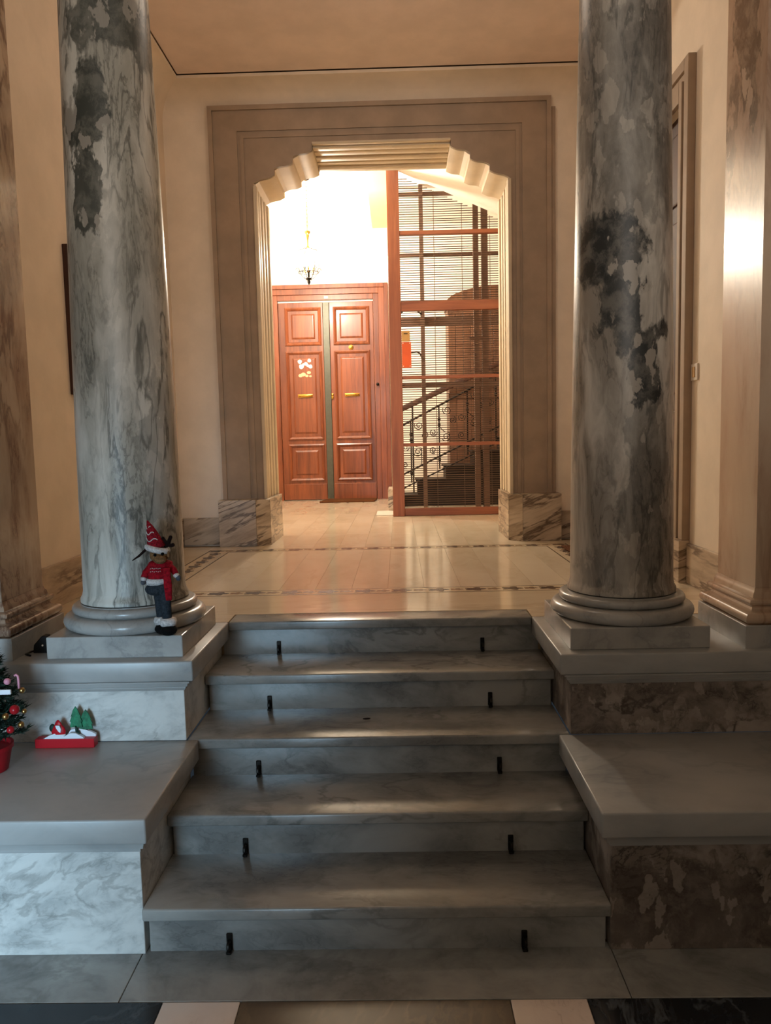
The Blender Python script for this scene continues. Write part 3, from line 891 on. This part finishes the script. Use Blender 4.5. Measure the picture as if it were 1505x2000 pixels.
for a, b in zip(zs[::2], zs[1::2]):
    g = B(); z = a + .018
    while z < b - .006:
        x1 = min(CX1 - .13, .102 + (4.525 - .02 - z) / .4555)
        if x1 > .2: tube(g, [(.161, CY + .045, z + rnd.uniform(-.002, .002)), ((.161 + x1) / 2, CY + .045, z + rnd.uniform(-.004, .002)), (x1, CY + .045, z + rnd.uniform(-.002, .002))], .0042, 4)
        z += .0245
    for x in (.53, .83, 1.13, 1.43):
        zt = min(b, 4.525 - .4555 * (x - .102) - .02)
        if zt > a + .05: tube(g, [(x, CY + .049, a), (x, CY + .049, zt)], .003, 4)
    cg.part('wire_panel', g, M_wire, kind='stuff')
# steel frame at the back of the shaft and guide rails
sf = Thing('shaft_frame', (.8, 7.0, LZ), 'brown steel shaft frame with guide rails standing inside the cage', 'frame')
g = B(); box(g, .402, .449, 6.97, 7.03, LZ, VZ - .001); sf.part('upright', g, M_steel)
g = B(); box(g, 1.72, 1.78, 6.97, 7.03, LZ, VZ - .001); sf.part('upright', g, M_steel)
for z0, z1 in ((4.550, 4.596), (3.842, 3.887), (3.025, 3.138), (2.292, 2.352)):
    g = B(); box(g, .06, 1.78, 7.031, 7.06, z0, z1); sf.part('cross_bar', g, M_steel)
for x0, x1 in ((.997, 1.056), (1.091, 1.161)):
    g = B(); box(g, x0, x1, 6.55, 6.62, LZ, 4.655); sf.part('guide_rail', g, M_steel)
g = B(); box(g, .94, 1.17, 6.53, 6.549, 2.78, 2.82); sf.part('guide_clamp', g, M_steel)
g = B(); tube(g, [(.16, 6.97, 3.17), (.2, 6.965, 3.21), (.28, 6.965, 3.215), (.36, 6.965, 3.2), (.41, 6.97, 3.16)], .011, 6); sf.part('cable', g, M_black, smooth='all')
g = B(); tube(g, [(.27, 6.2, 2.62), (.33, 6.3, 2.64), (.37, 6.5, 2.645), (.41, 6.965, 2.64)], .009, 6); sf.part('cable', g, M_black, smooth='all')
# plates on the cage post
pb = Thing('call_button_box', (.21, 5.99, 2.77), 'small beige call button box on the cage post above the orange plate', 'box')
g = B(); box(g, .1625, .250, 5.985, 6.018, 2.718, 2.83, .004); pb.part('case', g, M_beige)
g = B(); box(g, .185, .228, 5.981, 5.9848, 2.795, 2.803); pb.part('slot', g, M_black)
op_ = Thing('orange_plate', (.21, 5.99, 2.58), 'plain orange plate with white screws on the cage post', 'sign')
g = B(); box(g, .1625, .262, 6.0, 6.0185, 2.44, 2.713, .002); op_.part('plate', g, M_orange)
for x in (.176, .249):
    for z in (2.455, 2.699):
        g = B(); ball(g, (x, 5.9995, z), .006, 8, 6, (1, .5, 1)); op_.part('screw', g, M_white, smooth='all')

# stairs behind the cage
bs = Thing('back_stairs', (.9, 7.5, LZ), 'dark stone stairs climbing to the right behind the wire cage', 'stairs')
pts = [(.06, LZ), (.06, .966)]
x, z = .338, .966
while x < 2.6:
    pts += [(x, z), (x, z + .1735)]
    z += .1735; x += .3575
pts += [(2.85, z), (2.85, LZ)]
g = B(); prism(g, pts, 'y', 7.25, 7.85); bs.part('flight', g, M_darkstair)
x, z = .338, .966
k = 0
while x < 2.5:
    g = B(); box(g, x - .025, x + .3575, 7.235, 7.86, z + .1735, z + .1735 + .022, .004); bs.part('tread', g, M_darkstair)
    z += .1735; x += .3575
g = B(); box(g, -.03, .058, 6.62, 7.20, LZ, 1.085, .006); bs.part('curb_block', g, M_skirt)
piece_o = piece('pale_slab', M_white, -.16, .03, 6.1, 6.6, LZ + .012, .012, None, .003)
tag(piece_o, 'thin pale stone slab on the floor left of the cage post', 'slab')
# wrought iron railing
rl = Thing('stair_railing', (.9, 7.2, LZ), 'black wrought-iron railing with scrolls along the stairs inside the cage', 'railing')
def rline(x): return 1.85 + .5113 * (x - .168)
def lline(x): return 1.237 + .478 * (x - .169)
def bline(x): return 1.064 + .464 * (x - .171)
g = B(); tube(g, [(.06, 7.22, rline(.06)), (2.6, 7.22, rline(2.6))], .013, 8); rl.part('top_rail', g, M_iron, smooth=60)
g = B(); tube(g, [(.06, 7.22, lline(.06)), (2.6, 7.22, lline(2.6))], .012, 8); rl.part('mid_rail', g, M_iron, smooth=60)
g = B(); tube(g, [(.06, 7.22, bline(.06)), (2.6, 7.22, bline(2.6))], .009, 8); rl.part('bottom_rail', g, M_iron, smooth=60)
def spiral(cx, cz, r0, turns, sgn, a0, n=26):
    out = []
    for i in range(n):
        u = i / (n - 1); a = a0 + sgn * u * turns * 2 * math.pi; r = r0 * (1 - .82 * u)
        out.append((cx + r * math.cos(a), 7.22, cz + r * math.sin(a)))
    return out
for k in range(7):
    x = .262 + k * .354
    z1, z0 = rline(x), bline(x) + .02
    g = B(); tube(g, [(x, 7.22, z0), (x, 7.22, z1)], .009, 6)
    for zz in (z1 - .17, z1 - .24, z0 + .12): ball(g, (x, 7.22, zz), .02, 10, 6, (1, 1, 1.5))
    rl.part('baluster', g, M_iron, smooth=50)
    for dx, dz, sg, a0, r in ((.10, -.10, 1, 2.6, .058), (-.075, -.30, -1, .2, .05), (.085, -.42, 1, 3.6, .058), (-.08, -.52, -1, 5.2, .045), (.17, -.25, -1, 1.2, .045)):
        g = B(); tube(g, spiral(x + dx, z1 + dz + dx * .4, r, 1.6, sg, a0), .0055, 5); rl.part('scroll', g, M_iron, smooth='all')
    g = B(); tube(g, [(x, 7.22, z1 - .26), (x + .06, 7.22, z1 - .32), (x + .13, 7.22, z1 - .34), (x + .13, 7.22, lline(x + .13))], .005, 5); rl.part('scroll', g, M_iron, smooth='all')
# wall handrail on the far side
hr = Thing('stair_handrail', (.9, 7.9, LZ), 'thick dark handrail rising to the right above the iron railing', 'handrail')
def hz(x): return 2.045 + .4415 * (x - .177)
g = B(); prism(g, [(.05, hz(.05)), (2.6, hz(2.6)), (2.6, hz(2.6) + .078), (.05, hz(.05) + .078)], 'y', 7.88, 7.94, .012); hr.part('rail', g, M_darkwood, smooth=50)
for x in (.30, 1.2, 2.1):
    k = max(0, math.floor((x - .338) / .3575) + 1)
    g = B(); tube(g, [(x, 7.91, LZ), (x, 7.91, hz(x) + .02)], .011, 6); hr.part('post', g, M_iron, smooth=60)
# wooden lift cabin
lc = Thing('lift_cabin', (1.6, 8.25, LZ), 'brown wooden cabin with curved top behind the stairs in the cage', 'lift cabin')
top = [(.785, 3.50), (.84, 3.55), (.905, 3.583), (1.04, 3.626), (1.243, 3.667), (1.513, 3.68), (1.80, 3.667), (2.0, 3.626), (2.14, 3.583), (2.2, 3.55), (2.25, 3.50)]
g = B(); prism(g, [(.785, 3.42)] + top + [(2.25, 3.42)], 'y', 7.985, 8.59); lc.part('roof', g, M_cabin)
x = .80
while x < 2.2:
    g = B(); box(g, x, x + .098, 8.0, 8.58, LZ, 3.42, .006, 1); lc.part('board', g, M_cabin); x += .1
for z0, z1 in ((3.32, 3.42), (2.2, 2.27), (.83, .98)):
    g = B(); box(g, .79, 2.21, 7.985, 7.9995, z0, z1, .003); lc.part('band', g, M_cabin)

# ------------------------------------------------------------------ plush reindeer on the left plinth
M_red = cloth('red_felt', (176, 24, 40), 90)
M_redk = cloth('red_knit', (170, 34, 50), 160, .5)
M_fur = cloth('white_fur', (232, 230, 230), 90, .25)
M_jean = cloth('slate_cloth', (58, 66, 74), 120)
M_tan = cloth('tan_plush', (150, 112, 76), 120)
M_blackp = cloth('black_plush', (16, 16, 18), 120)
M_antler = cloth('dark_brown_felt', (36, 22, 20), 120)
M_grey = cloth('grey_mitten', (96, 100, 110), 120)
PXM = 492.0
ZB = .913
def dp(px, py, y=.655): return (-.832 + (px - 325) / PXM, y, ZB + (1238 - py) / PXM)
t = Thing('plush_reindeer', (-.832, .655, ZB), 'plush reindeer doll in red coat and pointed hat at the column foot', 'plush toy')
for px, y in ((334, .645), (318, .675)):
    g = B(); c = dp(px, 1229.5, y - .012); ball(g, (c[0], c[1], ZB + .0215), .024, 16, 10, (1.32, 1.6, .9)); t.part('shoe', g, M_blackp, smooth='all')
    g = B(); a = dp(px - 2, 1211, y); lathe(g, [(.012, a[2] - .020), (.030, a[2] - .017), (.034, a[2] - .004), (.030, a[2] + .010), (.014, a[2] + .014)], a[0], a[1], 20); t.part('boot_cuff', g, M_fur, smooth='all')
    g = B(); tube(g, [dp(px - 4, 1205, y), dp(px - 5, 1180, y), dp(px - 6, 1150, y), dp(px - 9, 1138, y)], [.0185, .0205, .023, .026], 14); t.part('leg', g, M_jean, smooth='all')
g = B(); c = dp(309, 1149, .66); ball(g, c, .036, 18, 12, (1.22, .95, .72)); t.part('trousers', g, M_jean, smooth='all')
g = B(); a = dp(311, 1133, .66)
lathe(g, [(.02, a[2] - .012), (.041, a[2] - .013), (.046, a[2] - .002), (.044, a[2] + .011), (.03, a[2] + .013)], a[0], a[1], 24, 1, .82); t.part('coat_hem', g, M_fur, smooth='all')
g = B(); b0 = a[2] + .008
lathe(g, [(.040, b0), (.0425, b0 + .012), (.043, b0 + .032), (.041, b0 + .05), (.036, b0 + .062), (.026, b0 + .072)], a[0] + .006, a[1], 24, 1, .8); t.part('coat', g, M_red, smooth='all')
for i, z in enumerate((b0 + .046, b0 + .034)):
    g = B()
    for k in range(6):
        ball(g, (a[0] - .012 + k * .0075, a[1] - .0335 + abs(k - 2) * .0005, z + (.0015 if k % 2 else 0)), .0022, 6, 5)
    t.part('embroidery', g, M_fur)
g = B(); tube(g, [dp(301, 1106, .655), dp(293, 1115, .645), dp(290, 1124, .635)], [.015, .014, .012], 12); t.part('arm', g, M_red, smooth='all')
g = B(); ball(g, dp(290, 1126, .633), .0125, 12, 8, (1, 1, .8)); t.part('sleeve_cuff', g, M_fur, smooth='all')
g = B(); ball(g, dp(289, 1133, .632), .0105, 12, 8); t.part('mitten', g, M_grey, smooth='all')
g = B(); tube(g, [dp(338, 1104, .655), dp(347, 1111, .645), dp(352, 1118, .64)], [.015, .0135, .011], 12); t.part('arm', g, M_red, smooth='all')
g = B(); ball(g, dp(353, 1121, .638), .0125, 12, 8, (1, 1, .8)); t.part('sleeve_cuff', g, M_fur, smooth='all')
g = B(); ball(g, dp(357, 1126, .636), .0105, 12, 8, (1, 1, 1.2)); t.part('mitten', g, M_grey, smooth='all')
g = B(); n = 10
tube(g, [dp(320 + 18 * math.cos(q), 1099 + 0 * q, .655 - .0) if False else (dp(320, 1099)[0] + .036 * math.cos(q), .66 + .030 * math.sin(q), dp(320, 1100)[2]) for q in [i * math.pi / 10 for i in range(20)]], .0125, 8, True); t.part('scarf', g, M_red, smooth='all')
g = B(); prism(g, [(dp(333, 0)[0], dp(0, 1104)[2]), (dp(345, 0)[0], dp(0, 1104)[2]), (dp(347.5, 0)[0], dp(0, 1140)[2]), (dp(346, 0)[0], dp(0, 1167)[2]), (dp(335, 0)[0], dp(0, 1167)[2]), (dp(332, 0)[0], dp(0, 1135)[2])], 'y', .606, .617, .003); t.part('scarf_tail', g, M_red)
g = B(); ball(g, dp(320, 1082, .65), .036, 20, 14, (1.02, .95, .80)); ball(g, (dp(326, 1087)[0], .618, dp(326, 1088)[2]), .022, 16, 10, (1.15, .9, .8)); t.part('head', g, M_tan, smooth='all')
g = B(); ball(g, (dp(331, 1078)[0], .620, dp(331, 1077)[2]), .0065, 10, 8); t.part('eye', g, M_blackp, smooth='all')
g = B(); ball(g, (dp(317, 1078)[0], .6175, dp(317, 1079)[2]), .0065, 10, 8); t.part('eye', g, M_blackp, smooth='all')
g = B(); ball(g, (dp(340, 1080)[0], .637, dp(340, 1080)[2]), .007, 8, 6, (.8, 1, 2.0)); t.part('ear', g, M_tan, smooth='all')
hb = dp(317, 1069, .652)
g = B(); tube(g, [(hb[0] + .037 * math.cos(q), hb[1] + .034 * math.sin(q), hb[2] + .010 * math.cos(q - .35) * -1 + .004 * math.sin(q)) for q in [i * math.pi / 12 for i in range(24)]], .0125, 10, True); t.part('hat_brim', g, M_fur, smooth='all')
g = B(); tube(g, [dp(316, 1068, .652), dp(312, 1055, .652), dp(308, 1040, .652), dp(304, 1026, .65), dp(300, 1014, .65)], [.036, .030, .022, .013, .002], 18); t.part('hat', g, M_redk, smooth='all')
for u in (.32, .55, .75):
    c = Vector(dp(316, 1068, .652)).lerp(Vector(dp(300, 1014, .65)), u)
    r = .036 * (1 - u) + .003
    g = B(); tube(g, [(c.x + r * math.cos(q), c.y + r * math.sin(q), c.z + .006 * math.sin(4 * q)) for q in [i * math.pi / 12 for i in range(24)]], .0022, 5, True); t.part('hat_stripe', g, M_fur, smooth='all')
g = B()
for pp in ([(331, 1068), (337, 1060), (342, 1048)], [(336, 1061), (330, 1055), (327, 1050)], [(337, 1063), (343, 1064), (346, 1063)]):
    tube(g, [dp(*q, .66) for q in pp], .0075, 8)
    ball(g, dp(*pp[-1], .66), .0078, 8, 6)
t.part('antler', g, M_antler, smooth='all')
g = B(); tube(g, [dp(299, 1066, .66), dp(290, 1074, .655), dp(280, 1083, .65), dp(268, 1091, .645)], [.006, .005, .0045, .002], 8); tube(g, [dp(297, 1068, .66), dp(296, 1062, .66)], .005, 8); t.part('antler', g, M_antler, smooth='all')

t.e.location.y -= .022

# ------------------------------------------------------------------ wooden Christmas ornament on the left pedestal
M_redpaint = paint('red_gloss_paint', (186, 20, 34), .05, .4)
M_snow = paint('white_snow_paint', (226, 232, 240), .03, .6)
M_green = paint('green_paint', (34, 118, 82), .25, .5, .4, 60)
M_dgreen = paint('dark_edge_paint', (24, 50, 44), .1, .6)
t = Thing('wooden_ornament', (-1.215, .545, .495), 'red block ornament with snow, green fir trees and a bearded figure', 'ornament')
zb = .495
def op3(px, py): return (-1.333 + (px - 71.5) / 500.0, zb + (1459 - py) / 500.0)
g = B(); box(g, -1.333, -1.101, .525, .563, zb, zb + .036, .002); t.part('base', g, M_redpaint)
zt = zb + .0362
def cut(pts, y0, y1, m, name, dz=0):
    g = B(); prism(g, [(op3(*p)[0], max(zt, op3(*p)[1] + dz)) for p in pts], 'y', y0, y1, .0008); return t.part(name, g, m)
cut([(88, 1441), (100, 1434), (112, 1430), (122, 1433), (130, 1436), (140, 1430), (152, 1430), (166, 1438), (168, 1441)], .527, .540, M_snow, 'snow')
cut([(128, 1441), (138, 1427), (152, 1424), (166, 1427), (178, 1431), (187, 1436), (187, 1441)], .548, .560, M_snow, 'snow')
def jag(cx, top, bot, hw, n=4):
    L, R_ = [], []
    for i in range(n):
        u0 = (i + .35) / n; u1 = (i + 1) / n
        y1 = top + (bot - top) * u1
        w1 = hw * u1 ** .6 * (.82 if i == n - 1 else 1); L += [(cx - w1, y1), (cx - w1 * .8, y1 - 1)]; R_ += [(cx + w1, y1), (cx + w1 * .8, y1 - 1)]
    return [(cx, top)] + R_[:-1] + L[:-1][::-1]
cut(jag(150.5, 1379, 1421, 15), .542, .5475, M_green, 'fir_tree')
cut(jag(168.5, 1387, 1426, 16), .5485, .5545, M_green, 'fir_tree')
g = B(); box(g, op3(150, 0)[0] - .003, op3(150, 0)[0] + .003, .542, .5475, zt, op3(0, 1418)[1]); t.part('trunk', g, M_dgreen)
g = B(); box(g, op3(169, 0)[0] - .003, op3(169, 0)[0] + .003, .549, .554, zt, op3(0, 1424)[1]); t.part('trunk', g, M_dgreen)
# small bearded figure in a red coat
fx = op3(117, 0)[0]
g = B(); lathe(g, [(.010, zt), (.0125, zt + .005), (.026, zt + .014), (.029, zt + .028), (.024, zt + .042), (.015, zt + .052), (.012, zt + .060), (.004, zt + .072)], fx, .536, 18, 1, .36); fig = t.part('figure', g, M_redpaint, smooth='all', label='small bearded figure in red coat')
g = B(); prism(g, [(fx - .006, zt + .055), (fx + .010, zt + .055), (fx + .016, zt + .040), (fx + .013, zt + .026), (fx + .006, zt + .030), (fx - .003, zt + .044)], 'y', .5215, .5275, .001); t.part('beard', g, M_snow, fig)
g = B(); lathe(g, [(.010, zt + .007), (.0265, zt + .011), (.028, zt + .016), (.02, zt + .018)], fx, .5355, 18, 1, .40); t.part('coat_trim', g, M_snow, fig, smooth='all')
g = B(); ball(g, (fx - .024, .538, zt + .040), .014, 10, 8, (.9, .6, 1.2)); t.part('sack', g, M_dgreen, fig, smooth='all')
g = B(); ball(g, (fx + .004, .535, zt + .004), .010, 10, 6, (1.3, .8, .5)); t.part('boots', g, M_black, fig, smooth='all')
fx2 = op3(154, 0)[0]
g = B(); tube(g, [(fx2 - .006, .5385, zt), (fx2 - .003, .5385, zt + .016), (fx2, .5385, zt + .026)], .005, 8); tube(g, [(fx2 + .008, .5385, zt), (fx2 + .004, .5385, zt + .016), (fx2, .5385, zt + .026)], .005, 8); ball(g, (fx2 - .004, .5385, zt + .032), .008, 10, 8, (.7, .6, 1.1)); t.part('small_figure', g, M_dgreen, smooth='all')

# ------------------------------------------------------------------ small potted Christmas tree at the left edge
TX, TY = -1.405, .33
t = Thing('christmas_tree', (TX, TY, .495), 'small decorated Christmas tree in a red pot cut by the left edge', 'Christmas tree')
g = B(); lathe(g, [(.055, .4955), (.062, .497), (.078, .575), (.084, .577), (.084, .592), (.074, .592), (.070, .578)], TX, TY, 28); t.part('pot', g, paint('red_pot', (150, 20, 30), .08, .45), smooth=40)
g = B(); tube(g, [(TX, TY, .56), (TX, TY, .93)], [.011, .004], 8); t.part('trunk', g, M_darkwood, smooth='all')
M_needle = paint('dark_green_needles', (22, 46, 34), .4, .7, .3, 30)
g = B(); rnd = random.Random(5)
for i in range(230):
    u = i / 230; z = .60 + .36 * u; r = .135 * (1 - u) ** .8 + .012; a = i * 2.39996
    d = Vector((math.cos(a), math.sin(a), .25 + rnd.uniform(-.2, .3)))
    p0 = Vector((TX, TY, z)); ln = r * rnd.uniform(.8, 1.08)
    for k in range(9):
        q = p0 + d * ln * (.3 + .7 * k / 8)
        for e in range(5):
            w = Vector((rnd.uniform(-1, 1), rnd.uniform(-1, 1), rnd.uniform(-.6, 1))).normalized() * .02
            side = d.cross(w).normalized() * .0036
            va, vb, vc, vd = (g.verts.new(q - side), g.verts.new(q + side), g.verts.new(q + w + d * .008 + side * .2), g.verts.new(q + w * .5 + d * .004 + Vector((0, 0, .002))))
            g.faces.new((va, vb, vc)); g.faces.new((va, vd, vc)); g.faces.new((vb, vc, vd))
t.part('foliage', g, M_needle, kind='stuff')
M_redball = paint('red_bauble', (160, 24, 34), .05, .25)
M_pink = paint('pink_ribbon', (220, 150, 170), .1, .4)
M_gold = metal('gold_bauble', (196, 160, 100), .3)
for px, py, r, m in ((22, 1390, .017, M_redball), (30, 1418, .011, M_gold), (8, 1400, .012, M_gold), (24, 1364, .011, M_gold), (14, 1425, .013, M_redball), (36, 1395, .009, M_gold), (3, 1345, .012, M_pink)):
    g = B(); x = -1.252 + (px - 22) / 500; z = .753 + (1390 - py) / 500
    y = TY - .105 + .03 * (px / 40) + (.05 if py < 1370 else 0)
    ball(g, (x, y, z), r, 14, 10); t.part('bauble', g, m, smooth='all')
g = B(); cx, cz = -1.262, .81
tube(g, [(cx, TY - .03, cz), (cx, TY - .03, cz + .03), (cx - .001, TY - .03, cz + .044), (cx - .007, TY - .03, cz + .05), (cx - .013, TY - .03, cz + .046)], .0042, 8); t.part('candy_cane', g, M_pink, smooth='all')
g = B(); box(g, -1.32, -1.272, TY - .07, TY - .062, .80, .818, .003); t.part('paper_tag', g, M_snow)

# little dark thing in the gap between plinth and pilaster
t = Thing('power_adapter', (-1.375, .66, LZ), 'small black adapter with a white light in the gap beside the plinth', 'adapter')
g = B(); prism(g, [(-1.405, LZ), (-1.345, LZ), (-1.345, LZ + .07), (-1.365, LZ + .072), (-1.40, LZ + .035)], 'y', .70, .74, .004); t.part('body', g, M_black)
g = B(); tube(g, [(-1.40, .72, LZ + .008), (-1.415, .70, LZ + .006), (-1.42, .67, LZ + .005), (-1.39, .65, LZ + .005)], .004, 6); t.part('cord', g, M_black, smooth='all')
g = B(); ball(g, (-1.362, .698, LZ + .033), .004, 8, 6); t.part('lamp', g, M_white, smooth='all')

# a dry leaf on the third tread
g = B(); prism(g, [(-.068, .783), (-.058, .790), (-.047, .793), (-.036, .789), (-.042, .782), (-.055, .779)], 'z', .4952, .498)
o = link('dry_leaf', g, M_antler, None, (-.052, .786, .495)); o.location = (-.052, .786, .495)
tag(o, 'tiny dark dry leaf lying on the middle of the third step', 'leaf')
